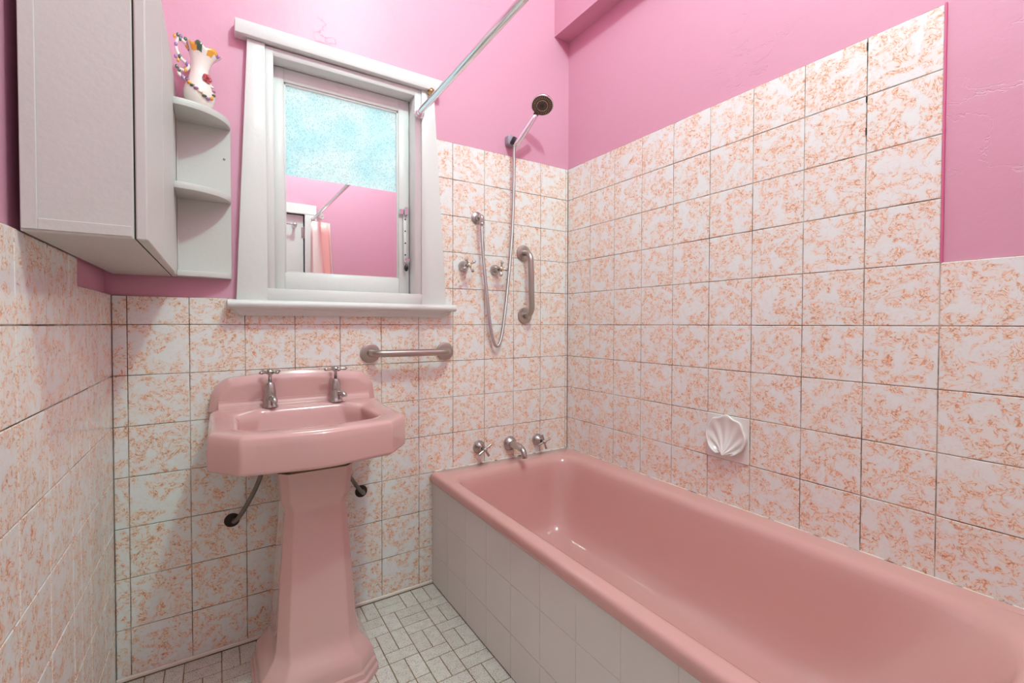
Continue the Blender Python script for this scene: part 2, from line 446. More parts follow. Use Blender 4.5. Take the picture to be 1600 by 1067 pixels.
# floor: mosaic of small oblong tiles
bm = bmesh.new(); box(bm, (-.15, FY-.12, -.08), (W+.15, .16, -.0015)); fl = struct(link('floor', bm, M['fgrout']))
S = .0493; X0 = .659-14*S; NX = 23; NY = 42
occ = {}; dom = []
def put(i, j, k):
    i += 14
    cells = [(i, j), (i+1, j)] if k == 'H' else [(i, j), (i, j+1)] if k == 'V' else [(i, j)]
    if any(c in occ for c in cells) or any(not (0 <= c[0] < NX and 0 <= c[1] < NY) for c in cells): return False
    for c in cells: occ[c] = 1
    dom.append((i, j, k)); return True
for i, j, k in [(3, 5, 'V'), (4, 5, 'V'), (3, 7, 'H'), (3, 8, 'V'), (4, 8, 'V'), (3, 2, 'H'), (3, 3, 'H'), (3, 4, 'H'), (2, 0, 'H'), (2, 1, 'H'), (4, 0, 'V'), (5, 0, 'V'), (6, 0, 'V'),
                (0, 2, 'H'), (0, 3, 'H'), (2, 2, 'V'), (1, 4, 'V'), (2, 4, 'V'), (1, 6, 'H'), (0, 5, 'V'), (1, 7, 'V'), (2, 7, 'V'), (5, 3, 'V'), (6, 3, 'V'), (5, 2, 'H'), (5, 5, 'H'), (5, 6, 'V'), (6, 6, 'V'),
                (5, 8, 'H'), (5, 9, 'H'), (5, 10, 'V'), (6, 10, 'V'), (3, 10, 'H')]: put(i, j, k)
for j in range(NY):
    for i in range(NX):
        if (i, j) in occ: continue
        pref = 'H' if ((i//2 + j//2) % 2 == 0) else 'V'
        for k in (pref, 'V' if pref == 'H' else 'H', 'S'):
            if put(i-14, j, k): break
bm = bmesh.new(); e = .0014
for i, j, k in dom:
    x0, y1 = X0+i*S, -.010-j*S
    x1 = x0+S*(2 if k == 'H' else 1); y0 = y1-S*(2 if k == 'V' else 1)
    x0 += e; x1 -= e; y0 += e; y1 -= e; x0 = max(x0, 0)
    if x1 <= x0+.004 or x0 > 1.004: continue
    x1 = min(x1, 1.004)
    lo = [(x0, y0), (x1, y0), (x1, y1), (x0, y1)]; c = .0012
    hi = [(x0+c, y0+c), (x1-c, y0+c), (x1-c, y1-c), (x0+c, y1-c)]
    loft(bm, [[Vector((*p, -.0014)) for p in lo], [Vector((*p, 0)) for p in hi]], cap1=True)
link('mosaic', bm, M['floor'], fl)
# thin cut-tile skirting strip along the back wall
bm = bmesh.new(); box(bm, (0, -.009, 0), (1.003, -.0005, .012), .002, seg=1); struct(link('baseboard_back', bm, M['tile']))
for o in (bpy.data.objects['baseboard_back'],):
    o.data.uv_layers.new(name='UVMap')

# ---------------------------------------------------------------- window
win = bpy.data.objects.new('window_1', None); C.objects.link(win); win.location = (.675, 0, 1.16); struct(win)
win['label'] = 'white painted timber window with pebbled upper glass'
def wpart(name, bm, mat, label=None, parent=win, sh=50):
    o = link(name, bm, mat, None); o.parent = parent
    o.matrix_parent_inverse = Matrix.Translation(parent.location).inverted() if parent is win else Matrix()
    if sh: sharp(o, sh)
    if label: o['label'] = label
    return o
def attach(o, root):
    """keep world-space mesh coordinates while parenting to a root that has a location"""
    o.parent = root; o.matrix_parent_inverse = Matrix.Translation(root.location).inverted(); return o
bm = bmesh.new(); prism(bm, [(.316, 2.001), (1.036, 1.996), (1.036, 2.046), (.316, 2.046)], 'y', -.036, PB, bev=.0025); wpart('head_architrave', bm, M['white'])
bm = bmesh.new(); prism(bm, [(.314, 1.142), (.406, 1.142), (.403, 1.999), (.351, 1.999)], 'y', -.018, PB-.001, bev=.002); wpart('side_architrave', bm, M['white'])
bm = bmesh.new(); prism(bm, [(.953, 1.142), (1.060, 1.142), (1.007, 1.999), (.954, 1.999)], 'y', -.018, PB-.001, bev=.002); wpart('side_architrave', bm, M['white'])
# inner lining (frame) : flat face then reveal back to the sash
bm = bmesh.new()
box(bm, (.4035, -.013, 1.150), (.428, .15, 1.995), .0015); box(bm, (.927, -.013, 1.150), (.9535, .15, 1.995), .0015)
box(bm, (.4035, -.0128, 1.968), (.9535, .15, 1.9955), .0015); box(bm, (.4035, -.0185, 1.142), (.9535, .15, 1.186), .0015)
wpart('frame', bm, M['white'])
# sash
bm = bmesh.new(); ys, ye = .045, .082
box(bm, (.431, ys, 1.189), (.466, ye, 1.965), .0015); box(bm, (.880, ys, 1.189), (.9235, ye, 1.965), .0015)
box(bm, (.466, ys, 1.918), (.880, ye, 1.965), .0015); box(bm, (.466, ys, 1.189), (.880, ye, 1.250), .0015)
sash = wpart('sash', bm, M['white'])
bm = bmesh.new()      # putty bead round the pane
for a, b in (((.466, .050, 1.250), (.472, .062, 1.918)), ((.874, .050, 1.250), (.880, .062, 1.918)), ((.466, .050, 1.911), (.880, .062, 1.918)), ((.466, .050, 1.250), (.880, .062, 1.2535))): box(bm, a, b, .001)
attach(wpart('glazing_bead', bm, M['white'], parent=sash), win); bpy.data.objects['glazing_bead'].parent = sash; bpy.data.objects['glazing_bead'].matrix_parent_inverse = Matrix()
bm = bmesh.new(); box(bm, (.467, .063, 1.249), (.879, .067, 1.917)); gl = link('glass', bm, M['glass'], sash, label='pebbled obscure glass pane')
# sill with rounded nosing, moulding below
def xprofile(bm, prof, x0, x1, taper=0):
    loops = []
    for x in (x0, x1): loops.append([Vector((x, y, z)) for y, z in prof])
    n = len(prof); R = [[bm.verts.new(p) for p in lp] for lp in loops]
    fs = [bm.faces.new((R[0][i], R[0][(i+1) % n], R[1][(i+1) % n], R[1][i])) for i in range(n)]
    fs += [bm.faces.new(R[0]), bm.faces.new(list(reversed(R[1])))]
    bmesh.ops.recalc_face_normals(bm, faces=fs); return R
bm = bmesh.new()
nose = [(PB-.001, 1.118), (PB-.001, 1.1445), (-.045, 1.1445)] + [(-.045-.0135*math.sin(t), 1.131+.0135*math.cos(t)) for t in [k*pi/8 for k in range(1, 8)]] + [(-.045, 1.1175)]
R = xprofile(bm, nose, .289, 1.088)
wpart('sill', bm, M['white'], sh=30)
bm = bmesh.new()
ap = [(-.0008, 1.118), (-.040, 1.118), (-.038, 1.112), (-.030, 1.107), (-.022, 1.100), (-.018, 1.094), (-.0008, 1.094)]
n_ = len(ap); loops = []
for x, s in ((.300, 1), (1.075, -1)):
    loops.append([Vector((x + s*(1.118-z)*1.1, y, z)) for y, z in ap])
R = [[bm.verts.new(p) for p in lp] for lp in loops]
fs = [bm.faces.new((R[0][i], R[0][(i+1) % n_], R[1][(i+1) % n_], R[1][i])) for i in range(n_)] + [bm.faces.new(R[0]), bm.faces.new(list(reversed(R[1])))]
bmesh.ops.recalc_face_normals(bm, faces=fs); wpart('sill_moulding', bm, M['white'], sh=25)
# slotted window stay on the right stile
bm = bmesh.new(); xs = .9035
box(bm, (xs-.007, .034, 1.300), (xs+.007, .0375, 1.520), .001)
for z in (1.345, 1.392, 1.44, 1.487): lathe(bm, [(.0032, 0), (.0032, .0006)], (xs, .0339, z), (0, -1, 0), 12, 1)
box(bm, (xs-.004, .0375, 1.50), (xs+.004, .045, 1.515)); box(bm, (xs-.004, .0375, 1.305), (xs+.004, .045, 1.32))
stay = wpart('window_stay', bm, [M['white'], M['dark']], 'white slotted metal window stay')
bm = bmesh.new(); box(bm, (xs-.006, .020, 1.502), (xs+.009, .034, 1.534), .003); box(bm, (xs-.024, .030, 1.505), (xs-.005, .040, 1.528), .003)
link('stay_bracket', bm, M['chrome'], stay)
bm = bmesh.new(); box(bm, (xs-.006, .018, 1.318), (xs+.018, .030, 1.332), .003); lathe(bm, [(.0, 0), (.006, .002), (.006, .012), (0, .014)], (xs, .034, 1.318), (0, -1, 0), 12)
link('stay_catch', bm, M['chrome'], stay)
bm = bmesh.new(); ball(bm, (xs+.001, .026, 1.292), .0115, 14, 0, (.75, .7, 1.25)); link('stay_knob', bm, M['black'], stay, True, label='small black oval knob')
for nm in ('stay_bracket', 'stay_catch'): sharp(bpy.data.objects[nm])

# mirror set over the lower half of the window
bm = bmesh.new(); box(bm, (.4675, .0535, 1.2525), (.8785, .0615, 1.596), .0006, seg=1)
o = link('mirror', bm, M['mirror']); tag(o, 'frameless mirror panel over the lower half of the window', 'mirror')

# small brass eyelet with wire on the window head
t = thing('eyelet_hook', 'small brass eyelet screwed to the window trim above the shower rail', 'hook', (.985, -.026, 1.990))
bm = bmesh.new(); lathe(bm, [(.010, 0), (.011, .003), (.006, .006), (.006, .016), (.009, .018), (.009, .021), (0, .022)], (0, 0, 0), (0, -1, 0), 18); link('eyelet', bm, M['brass'], t, True)
bm = bmesh.new(); tube(bm, catmull([(-.006, -.012, .004), (.010, -.018, .006), (.024, -.016, .001), (.030, -.008, -.008), (.0285, -.001, -.016)], 5), .0011, 6); link('wire', bm, M['brass'], t, True)

# ---------------------------------------------------------------- shower rail
t = thing('shower_rail', 'straight chrome shower curtain rail fixed to the window trim', 'curtain rail', (.940, -.026, 1.897))
bm = bmesh.new(); xe = -.035; L_ = FY+.026+.004
tube(bm, [(0, -.004, 0), (xe*.5, L_*.5, -.002), (xe, L_, -.004)], .0125, 24); link('tube', bm, M['chrome'], t, True)
for y, s in ((0, -1), (L_-.004, 1)):
    bm = bmesh.new(); lathe(bm, [(.021, 0), (.021, .003), (.0155, .005), (.0155, .020), (.0127, .021)], (0 if s < 0 else xe, y, 0 if s < 0 else -.004), (0, s, 0), 24)
    link('flange', bm, M['chrome'], t); sharp(bpy.data.objects[bpy.context.scene.objects[-1].name] if False else t.children[-1], 40)

# ---------------------------------------------------------------- door and things seen in the mirror
dr = bpy.data.objects.new('door_1', None); C.objects.link(dr); dr.location = (0, 0, 0); struct(dr)
bm = bmesh.new(); box(bm, (DX0+.004, FY-.055, .004), (DX1-.006, FY-.020, DZ-.005), .002); sharp(link('door_leaf', bm, M['white'], dr))
bm = bmesh.new()
box(bm, (DX1, FY-.100, 0), (DX1+.085, FY+.014, DZ+.075), .002); box(bm, (DX0-.040, FY-.100, DZ), (DX1+.085, FY+.016, DZ+.075), .002)
box(bm, (-.013, FY-.10, 0), (DX0, FY+.014, DZ+.075), .002)
sharp(link('door_architrave', bm, M['white'], dr))
for z in (1.74, .25):
    bm = bmesh.new(); lathe(bm, [(.005, 0), (.005, .09)], (DX1-.002, FY-.014, z), (0, 0, 1), 12); box(bm, (DX1-.022, FY-.020, z+.005), (DX1-.002, FY-.017, z+.085)); link('hinge', bm, M['dull'], dr)
t = thing('towel_rail', 'chrome rail screwed across the upper part of the white door', 'towel rail', (.45, FY-.020, 1.835))
bm = bmesh.new(); tube(bm, [(-.30, .045, 0), (.322, .045, 0)], .006, 12); link('bar', bm, M['chrome'], t, True)
for x in (-.30, .322):
    bm = bmesh.new(); lathe(bm, [(.020, 0), (.020, .004), (.009, .008), (.009, .035), (.016, .040), (.016, .050), (.0, .058)], (x, 0, 0), (0, 1, 0), 20); link('bracket', bm, M['chrome'], t, True)
t = thing('shower_curtain', 'pink and white striped shower curtain gathered at the rail end', 'curtain', (.925, -1.85, 1.86))
bm = bmesh.new(); uvl = bm.loops.layers.uv.new('UVMap'); NU, NV = 90, 16; G = []
for a in range(NU+1):
    u = a/NU; row = []
    for b_ in range(NV+1):
        v = b_/NV; w = .045+.075*v
        row.append((bm.verts.new(((.055+.040*v)*math.sin(u*2*pi*8+.4*math.sin(3*v))+.025*v+.012*math.sin(u*11), (u-.5)*2*w, -.03-1.32*v)), (u, v)))
    G.append(row)
for a in range(NU):
    for b_ in range(NV):
        q = [G[a][b_], G[a+1][b_], G[a+1][b_+1], G[a][b_+1]]; f = bm.faces.new([x[0] for x in q])
        for lp, x in zip(f.loops, q): lp[uvl].uv = x[1]
o = link('cloth', bm, M['curtain'], t, True); sm = o.modifiers.new('thick', 'SOLIDIFY'); sm.thickness = .0006
for k in range(8):
    bm = bmesh.new(); y = -.04+k*.0114; ring = [(.019*math.cos(s*2*pi/16), y, .034+.019*math.sin(s*2*pi/16)-.0195) for s in range(17)]
    tube(bm, ring, .0018, 6); link('ring', bm, M['white'], t, True)

# ceiling lamp out of frame: a batten holder whose bulb gives the light
t = thing('ceiling_light', 'white batten light holder fixed to the ceiling', 'ceiling light', (LAMP[0], LAMP[1], CZ))
bm = bmesh.new(); lathe(bm, [(.045, 0), (.045, .010), (.022, .020), (.020, .060), (0, .060)], (0, 0, 0), (0, 0, -1), 24); sharp(link('batten_holder', bm, M['lampm'], t))

# ---------------------------------------------------------------- wall cabinet with open end shelves
t = thing('wall_cabinet', 'off-white painted wall cabinet with two long doors beside the window', 'cabinet', (0, -.735, 1.212))
D_, H_ = .735, .588
bm = bmesh.new(); box(bm, (.003, 0, 0), (.1425, D_-.002, H_), .0015); sharp(link('carcass', bm, M['cab'], t))
bm = bmesh.new(); box(bm, (.004, -.0025, .004), (.023, 0, H_), .0008, seg=1); box(bm, (.023, -.0022, .004), (.1400, 0, .022), .0008, seg=1); link('end_frame', bm, M['cab'], t)
bm = bmesh.new(); box(bm, (.1425, .003, .002), (.1450, D_-.004, H_-.002)); link('shadow_gap', bm, M['dark'], t)
for y0, y1 in ((0, .290), (.2915, .590)):
    bm = bmesh.new(); box(bm, (.1450, y0, 0), (.161, y1, H_), .002); sharp(link('door', bm, M['cab'], t))
bm = bmesh.new(); box(bm, (.1450, .5915, 0), (.159, D_-.002, H_), .002); sharp(link('filler_panel', bm, M['cab'], t))
t = thing('corner_shelf', 'white open shelf unit of quarter-round shelves between cabinet and window', 'shelf', (.1595, 0, 1.212))
bm = bmesh.new(); box(bm, (.0005, -.004, 0), (.143, PB-.001, .488), .001); box(bm, (.0005, -.013, .0), (.004, -.004, .48)); sharp(link('back_panel', bm, M['cab'], t))
for z, zz, dep in ((0, .017, .050), (.243, .262, .138), (.480, .500, .138)):
    bm = bmesh.new(); r = .143
    pts = [(.0005, -.004)] + [(.0005+(r-.0005)*math.sin(k*pi/2/18), -.004-(dep-.004)*math.cos(k*pi/2/18)) for k in range(19)]
    prism(bm, pts, 'z', z, zz, bev=.0012); sharp(link('shelf', bm, M['cab'], t), 40)
bm = bmesh.new(); lathe(bm, [(.004, 0), (.0035, .002), (0, .003)], (.125, -.004, .385), (0, -1, 0), 12); link('screw', bm, M['dull'], t, True)

# ---------------------------------------------------------------- china jug
t = thing('china_jug', 'cream china jug with painted frilled rim and applied red rose', 'jug', (.222, -.066, 1.7122)); t.scale = (1, 1, 1.09)
bm = bmesh.new(); n = 48; prof = [(0, 0), (.024, 0), (.027, .004), (.034, .014), (.0405, .032), (.0415, .046), (.037, .064), (.0295, .082), (.0240, .100), (.0230, .116), (.0250, .134), (.0295, .150), (.035, .163), (.0385, .171)]
inner = [(.036, .171), (.031, .158), (.022, .134), (.019, .116), (.0, .098)]
rings = []
for r, h in prof+inner:
    if r == 0: rings.append([bm.verts.new((0, 0, h))]); continue
    row = []
    f = max(0, (h-.100)/.071)
    for k in range(n):
        th = k*2*pi/n
        sp = max(0, math.cos(th))**3*.014*f*f          # pouring lip towards +x
        fr = 1+.085*f**3*math.sin(7*th)
        row.append(bm.verts.new((r*fr*math.cos(th)+sp + .004*f, r*fr*math.sin(th), h+.0045*f*f*math.sin(7*th+1)-.010*f*math.cos(th))))
    rings.append(row)
for p, q in zip(rings, rings[1:]):
    for i in range(n):
        j = (i+1) % n
        if len(p) == 1: bm.faces.new((p[0], q[j], q[i]))
        elif len(q) == 1: bm.faces.new((p[i], p[j], q[0]))
        else: bm.faces.new((p[i], p[j], q[j], q[i]))
# painted rim: alternate coloured patches
bm.faces.ensure_lookup_table()
for f in bm.faces:
    c = f.calc_center_median()
    if c.z > .150 and (f.normal.xy.dot(c.xy) > 0 or True):
        k = int(((math.atan2(c.y, c.x)+pi)/(2*pi))*14) % 14
        f.material_index = (2, 0, 1, 3, 0, 1, 2, 0, 3, 1, 0, 2, 3, 1)[k]
link('body', bm, [M['jug'], M['orange'], M['purple'], M['green']], t, True)
hp = catmull([(-.026, -.004, .160), (-.036, -.004, .176), (-.048, -.004, .182), (-.056, -.004, .170), (-.055, -.004, .150), (-.046, -.004, .132), (-.034, -.004, .122), (-.026, -.004, .112), (-.036, -.004, .100), (-.048, -.004, .100), (-.050, -.004, .088), (-.040, -.004, .080), (-.030, -.004, .076)], 6)
bm = bmesh.new(); tube(bm, hp, .0046, 10); link('handle', bm, M['jug'], t, True)
bm = bmesh.new()
for k, p in enumerate(hp):
    if k % 9 == 2: ball(bm, (p.x, p.y-.003, p.z), .0046, 10, (0, 1, 2)[(k//5) % 3], (.9, .6, 1.5))
for x, z, mi in ((-.052, .192, 2), (-.060, .186, 0), (-.044, .190, 1), (-.034, .186, 2), (-.058, .132, 1), (-.052, .124, 0), (-.056, .106, 2)):
    ball(bm, (x, -.005, z), .0040, 10, mi, (1, .6, 1.4))
link('painted_scrolls', bm, [M['orange'], M['purple'], M['green']], t, True)
def bodyp(th, h):
    r = 0
    for (r0, h0), (r1, h1) in zip(prof, prof[1:]):
        if h0 <= h <= h1: r = r0+(r1-r0)*(h-h0)/(h1-h0)
    return (r*math.cos(th), r*math.sin(th), h)
bm = bmesh.new(); garland = [(-2.75, .076), (-2.5, .070), (-2.25, .060), (-2.0, .052), (-1.75, .045), (-1.5, .038), (-1.25, .030), (-1.0, .026), (-.75, .030), (-.55, .042), (-.5, .054), (-.6, .064)]
tube(bm, catmull([bodyp(*p) for p in garland], 4), .0028, 8, 1)
for k, p in enumerate(garland):
    q = bodyp(*p); ball(bm, q, .0060, 10, (2, 0, 1, 2, 0, 3)[k % 6], (1.15, 1, .65))
link('garland', bm, [M['purple'], M['orange'], M['green'], M['jug']], t, True)
c = Vector(bodyp(-.95, .082)); d = Vector((math.cos(-.95), math.sin(-.95), .15)).normalized()
bm = bmesh.new()
a_, b2, d_ = frame_of(d)
for rr, nn, dd in ((.013, 5, .002), (.009, 5, .006), (.005, 4, .009)):
    for k in range(nn):
        th = k*2*pi/nn+rr*90; ctr = c+a_*(rr*.6*math.cos(th))+b2*(rr*.6*math.sin(th))+d*dd
        q = bmesh.ops.create_uvsphere(bm, u_segments=10, v_segments=6, radius=rr*.62)
        mt = Matrix.Translation(ctr) @ Matrix((( a_.x, b2.x, d.x, 0), (a_.y, b2.y, d.y, 0), (a_.z, b2.z, d.z, 0), (0, 0, 0, 1))) @ Matrix.Rotation(th, 4, 'Z') @ Matrix.Rotation(.7, 4, 'Y') @ Matrix.Diagonal((.45, 1, 1, 1))
        bmesh.ops.transform(bm, matrix=mt, verts=q['verts'])
link('rose', bm, M['rose'], t, True)

# ---------------------------------------------------------------- basin
BX = .498
t = thing('wash_basin', 'pink porcelain wash basin with angular front and low splashback', 'basin', (BX, 0, .797))
out = [(-.250, -.004), (-.262, -.09), (-.262, -.365), (-.192, -.452), (0, -.488), (.192, -.452), (.262, -.365), (.262, -.09), (.250, -.004)]
rad = [.004, .02, .018, .022, .25, .022, .018, .02, .004]
def shrink(pts, dx, dyf, dyb=0):
    return [(p[0]*(1-dx/.262), p[1]*1.0 + (dyf*(-p[1]/.488)) - dyb*(1+p[1]/.488)) for p in pts]
inn = [(-.120, -.108), (-.185, -.150), (-.188, -.325), (-.150, -.372), (0, -.400), (.150, -.372), (.186, -.325), (.180, -.155), (.120, -.108)]
irad = [.03, .03, .03, .06, .3, .06, .03, .03, .03]
def zt(p):    # deck is higher behind the bowl
    y = -p.y; s = min(1, max(0, (y-.08)/.08)); return .797-.010*s*s*(3-2*s)-.797
O0 = rpoly(out, rad); loops = []
def ell(rx, ry, cy_, like):
    res = []
    for p in like:
        a = math.atan2((p.y+.245), p.x*1.0); res.append(Vector((rx*math.cos(a), cy_+ry*math.sin(a))))
    return res
loops.append(L3(ell(.07, .06, -.24, O0), -.128))
loops.append(L3(ell(.11, .10, -.24, O0), -.127))
loops.append(L3(ell(.17, .15, -.245, O0), -.124))
loops.append(L3(rpoly(shrink(out, .030, .030, .004), rad), -.116))
loops.append(L3(rpoly(shrink(out, .006, .006), rad), -.110))
loops.append(L3(rpoly(shrink(out, .001, .001), rad), -.106))
loops.append(L3(O0, -.100))
loops.append(L3(rpoly(shrink(out, .001, .001), rad), -.040))
zz = lambda e: (lambda p: zt(p)-e)
loops.append(L3(rpoly(shrink(out, .0025, .0025), rad), zz(.010)))
loops.append(L3(rpoly(shrink(out, .006, .006), rad), zz(.0045)))
loops.append(L3(rpoly(shrink(out, .014, .014), rad), zz(.001)))
A_ = rpoly(shrink(out, .024, .024), rad); B_ = rpoly([(p[0]+math.copysign(.014, p[0]) if p[0] else 0, p[1]+(.014 if p[1] > -.2 else -.014)) for p in inn], irad)
for q_ in (0, .33, .66): loops.append(L3([a.lerp(b, q_) for a, b in zip(A_, B_)], zz(0)))
def grow(pts, g_): 
    return [(p[0]+math.copysign(g_, p[0]) if p[0] else 0, p[1]+(g_ if p[1] > -.2 else -g_)) for p in pts]
loops.append(L3(rpoly(grow(inn, .014), irad), zz(.001)))
loops.append(L3(rpoly(grow(inn, .006), irad), zz(.004)))
loops.append(L3(rpoly(inn, irad), zz(.012)))
for g_, z in ((-.006, -.040), (-.014, -.070), (-.028, -.096), (-.055, -.108), (-.085, -.1115), (-.105, -.113)):
    loops.append(L3(rpoly(grow(inn, g_) if g_ > -.08 else [(p[0]*.35, -.24+(p[1]+.24)*.35) for p in inn], irad), z))
bm = bmesh.new(); fs = loft(bm, loops, cap0=True, cap1=True); bmesh.ops.recalc_face_normals(bm, faces=bm.faces)
bas = link('bowl', bm, M['porc'], t, True)
# splashback
def arch(w, dz, ins=0):
    pts = [(-.262+ins, -.010), (-.255+ins, .048+dz), (-.222+ins, .093+dz-ins), (0, .115+dz-ins), (.222-ins, .093+dz-ins), (.255-ins, .048+dz), (.262-ins, -.010)]
    return rpoly(pts, [.002, .03, .05, .6, .05, .03, .002])
bm = bmesh.new()
def LY(lp, y): return [Vector((p.x, y(p) if callable(y) else y, p.y)) for p in lp]
sl = [LY(arch(0, 0), -.0035), LY(arch(0, 0), -.026), LY(arch(0, 0, .003), -.029), LY(arch(0, 0, .022), -.038), LY(arch(0, 0, .026), -.0395), LY(arch(0, 0, .032), -.040)]
loft(bm, sl, cap0=True, cap1=True); bmesh.ops.recalc_face_normals(bm, faces=bm.faces)
link('splashback', bm, M['porc'], t, True)
# concave cove where splashback meets the deck
bm = bmesh.new(); cv = [(-.030, -.012), (-.030, .030)] + [(-.041-.024*(1-math.cos(a)), .022-.022*math.sin(a)) for a in [k*pi/2/8 for k in range(9)]] + [(-.068, -.012)]
R = xprofile(bm, cv, -.236, .236); link('cove', bm, M['porc'], t); sharp(t.children[-1], 40)
bm = bmesh.new(); lathe(bm, [(.021, 0), (.021, .002), (.014, .003), (.012, -.004), (0, -.004)], (0, -.24, -.1135), (0, 0, 1), 24); link('waste', bm, M['dull'], t, True)

# pedestal
t = thing('basin_pedestal', 'tall faceted pink porcelain pedestal under the wash basin', 'pedestal', (.508, -.225, 0))
def octo(hw, yf, yb, c, z, r=.008):
    pts = [(-hw+c, yb), (-hw, yb-c), (-hw, yf+c), (-hw+c, yf), (hw-c, yf), (hw, yf+c), (hw, yb-c), (hw-c, yb)]
    return L3(rpoly(pts, [r]*8, 5, 2), z)
sec = [(.168, -.182, .150, .052, 0, .008), (.168, -.182, .150, .052, .016, .008), (.163, -.177, .147, .052, .021, .008), (.162, -.176, .147, .052, .036, .008), (.157, -.171, .144, .052, .042, .008),
       (.156, -.169, .143, .052, .062, .01), (.150, -.162, .140, .050, .076, .012), (.134, -.146, .130, .044, .094, .014), (.120, -.130, .118, .038, .112, .012), (.114, -.120, .110, .034, .130, .012), (.111, -.114, .106, .030, .160, .01),
       (.098, -.100, .098, .026, .36, .01), (.0865, -.090, .092, .022, .515, .01), (.0865, -.090, .092, .022, .527, .01), (.091, -.094, .094, .022, .540, .01), (.096, -.099, .098, .022, .556, .012), (.098, -.102, .100, .022, .585, .012), (.104, -.108, .104, .024, .640, .012)]
bm = bmesh.new(); loft(bm, [octo(*s) for s in sec], cap0=True, cap1=True); bmesh.ops.recalc_face_normals(bm, faces=bm.faces)
o = link('column', bm, M['porc'], t); sharp(o, 28)
bm = bmesh.new(); loft(bm, [octo(.100, -.104, .100, .03, .638), octo(.118, -.128, .108, .03, .668)], cap0=True, cap1=True); link('putty_bed', bm, M['rust'], t)

# supply pipes
for nm, hx, hz, pts, lab in (('left', .303, .420, [(0, .004, 0), (0, -.020, .002), (.020, -.040, .030), (.060, -.055, .110), (.085, -.066, .190), (.095, -.066, .26)], 'old metal water pipe rising from wall hole left of the pedestal'),
                       ('right', .722, .434, [(0, .004, 0), (-.004, -.022, .0), (-.028, -.040, .030), (-.066, -.055, .090), (-.095, -.062, .130), (-.112, -.066, .24)], 'old metal water pipe rising from wall hole right of the pedestal')):
    t = thing('water_pipe', lab, 'pipe', (hx, 0, hz), 'supply pipes under the basin')
    bm = bmesh.new(); tube(bm, catmull(pts, 6), .0072, 12); link('pipe', bm, M['pipe'], t, True)
    bm = bmesh.new(); lathe(bm, [(.023, 0), (.021, .0012), (.0, .0012)], (-.006, .0, .0), (0, -1, 0), 20); link('wall_hole', bm, M['hole'], t)

# ---------------------------------------------------------------- taps
def basin_tap(x, rot, nose, lab):
    t = thing('basin_tap', lab, 'tap', (x, -.080, .7965), 'pair of pillar taps on the basin'); t.scale = (1.22, 1.22, 1.10)
    bm = bmesh.new(); lathe(bm, [(.020, 0), (.020, .003), (.0165, .009), (.0148, .018), (.0142, .034), (.0135, .036), (.0135, .038)], (0, 0, 0), (0, 0, 1), 28)
    dx, dy = nose
    tube(bm, catmull([(0, 0, .024), (dx*.018, dy*.018, .027), (dx*.028, dy*.028, .024), (dx*.031, dy*.031, .016)], 5), lambda s: .0085-.001*s, 14)
    link('body', bm, M['dull'], t); sharp(t.children[-1], 40)
    bm = bmesh.new(); lathe(bm, [(.0138, .038), (.0142, .041), (.0108, .068), (.0085, .072), (.0055, .073)], (0, 0, 0), (0, 0, 1), 28); link('bonnet', bm, M['dull'], t); sharp(t.children[-1], 40)
    bm = bmesh.new(); lathe(bm, [(.0042, .072), (.0042, .094), (.0085, .097), (.0098, .103), (.0080, .109), (.004, .111), (0, .111)], (0, 0, 0), (0, 0, 1), 20)
    for k in range(4):
        a = rot+k*pi/2; d = (math.cos(a), math.sin(a), 0)
        lathe(bm, [(.0034, .004), (.0036, .018), (.0048, .024), (.0050, .028), (.0035, .031), (0, .031)], (0, 0, .103), d, 12)
    link('cross_handle', bm, M['dull'], t, True)
basin_tap(.405, .62, (.25, -.97), 'left chrome pillar tap with cross handle on the pink basin')
basin_tap(.609, .10, (.62, -.78), 'right chrome pillar tap with cross handle on the pink basin')

def wall_tap(x, z, r, rot, kind, lab, grp, btn=None):
    t = thing('wall_tap', lab, 'tap', (x, 0, z), grp)
    bm = bmesh.new(); lathe(bm, [(r, 0), (r, .004), (r*.93, .010), (r*.70, .020), (r*.42, .027), (r*.36, .032), (r*.34, .036)], (0, 0, 0), (0, -1, 0), 32); link('flange', bm, M['dull'], t); sharp(t.children[-1], 40)
    bm = bmesh.new(); lathe(bm, [(.0062, .034), (.0062, .050), (.0095, .052), (.0100, .060), (.008, .064), (0, .064)], (0, 0, 0), (0, -1, 0), 20)
    for k in range(4):
        a = rot+k*pi/2; d = (math.cos(a), 0, math.sin(a))
        pr = [(.0036, .005), (.0038, .019), (.0062, .023), (.0068, .028), (.0048, .033), (0, .034)] if kind == 'ball' else [(.0042, .005), (.0046, .012), (.0056, .034), (.0056, .035), (0, .035)]
        lathe(bm, pr, (0, -.057, 0), d, 12)
    link('cross_handle', bm, M['dull'], t, True)
    bm = bmesh.new(); lathe(bm, [(.0062, .0638), (.0058, .0665), (0, .067)], (0, 0, 0), (0, -1, 0), 16); link('button', bm, btn or M['dull'], t, True)
wall_tap(1.146, 1.311, .0235, .35+pi/4*0+.25, 'ball', 'left shower wall tap with cross handle and yellow centre', 'shower taps on the tiled wall', M['yellow'])
wall_tap(1.302, 1.306, .0235, 1.48, 'ball', 'right shower wall tap with cross handle behind the hose', 'shower taps on the tiled wall', M['yellow'])
wall_tap(1.222, .532, .028, .55, 'bar', 'left bath wall tap with bar cross handle', 'bath taps above the tub rim')
wall_tap(1.536, .522, .028, .35, 'bar', 'right bath wall tap with bar cross handle near the corner', 'bath taps above the tub rim')
t = thing('bath_spout', 'curved dull chrome bath spout between the two bath taps', 'spout', (1.382, 0, .525))
bm = bmesh.new(); lathe(bm, [(.033, 0), (.033, .004), (.031, .010), (.025, .018), (.018, .024)], (0, 0, 0), (0, -1, 0), 32); link('flange', bm, M['dull'], t); sharp(t.children[-1], 40)
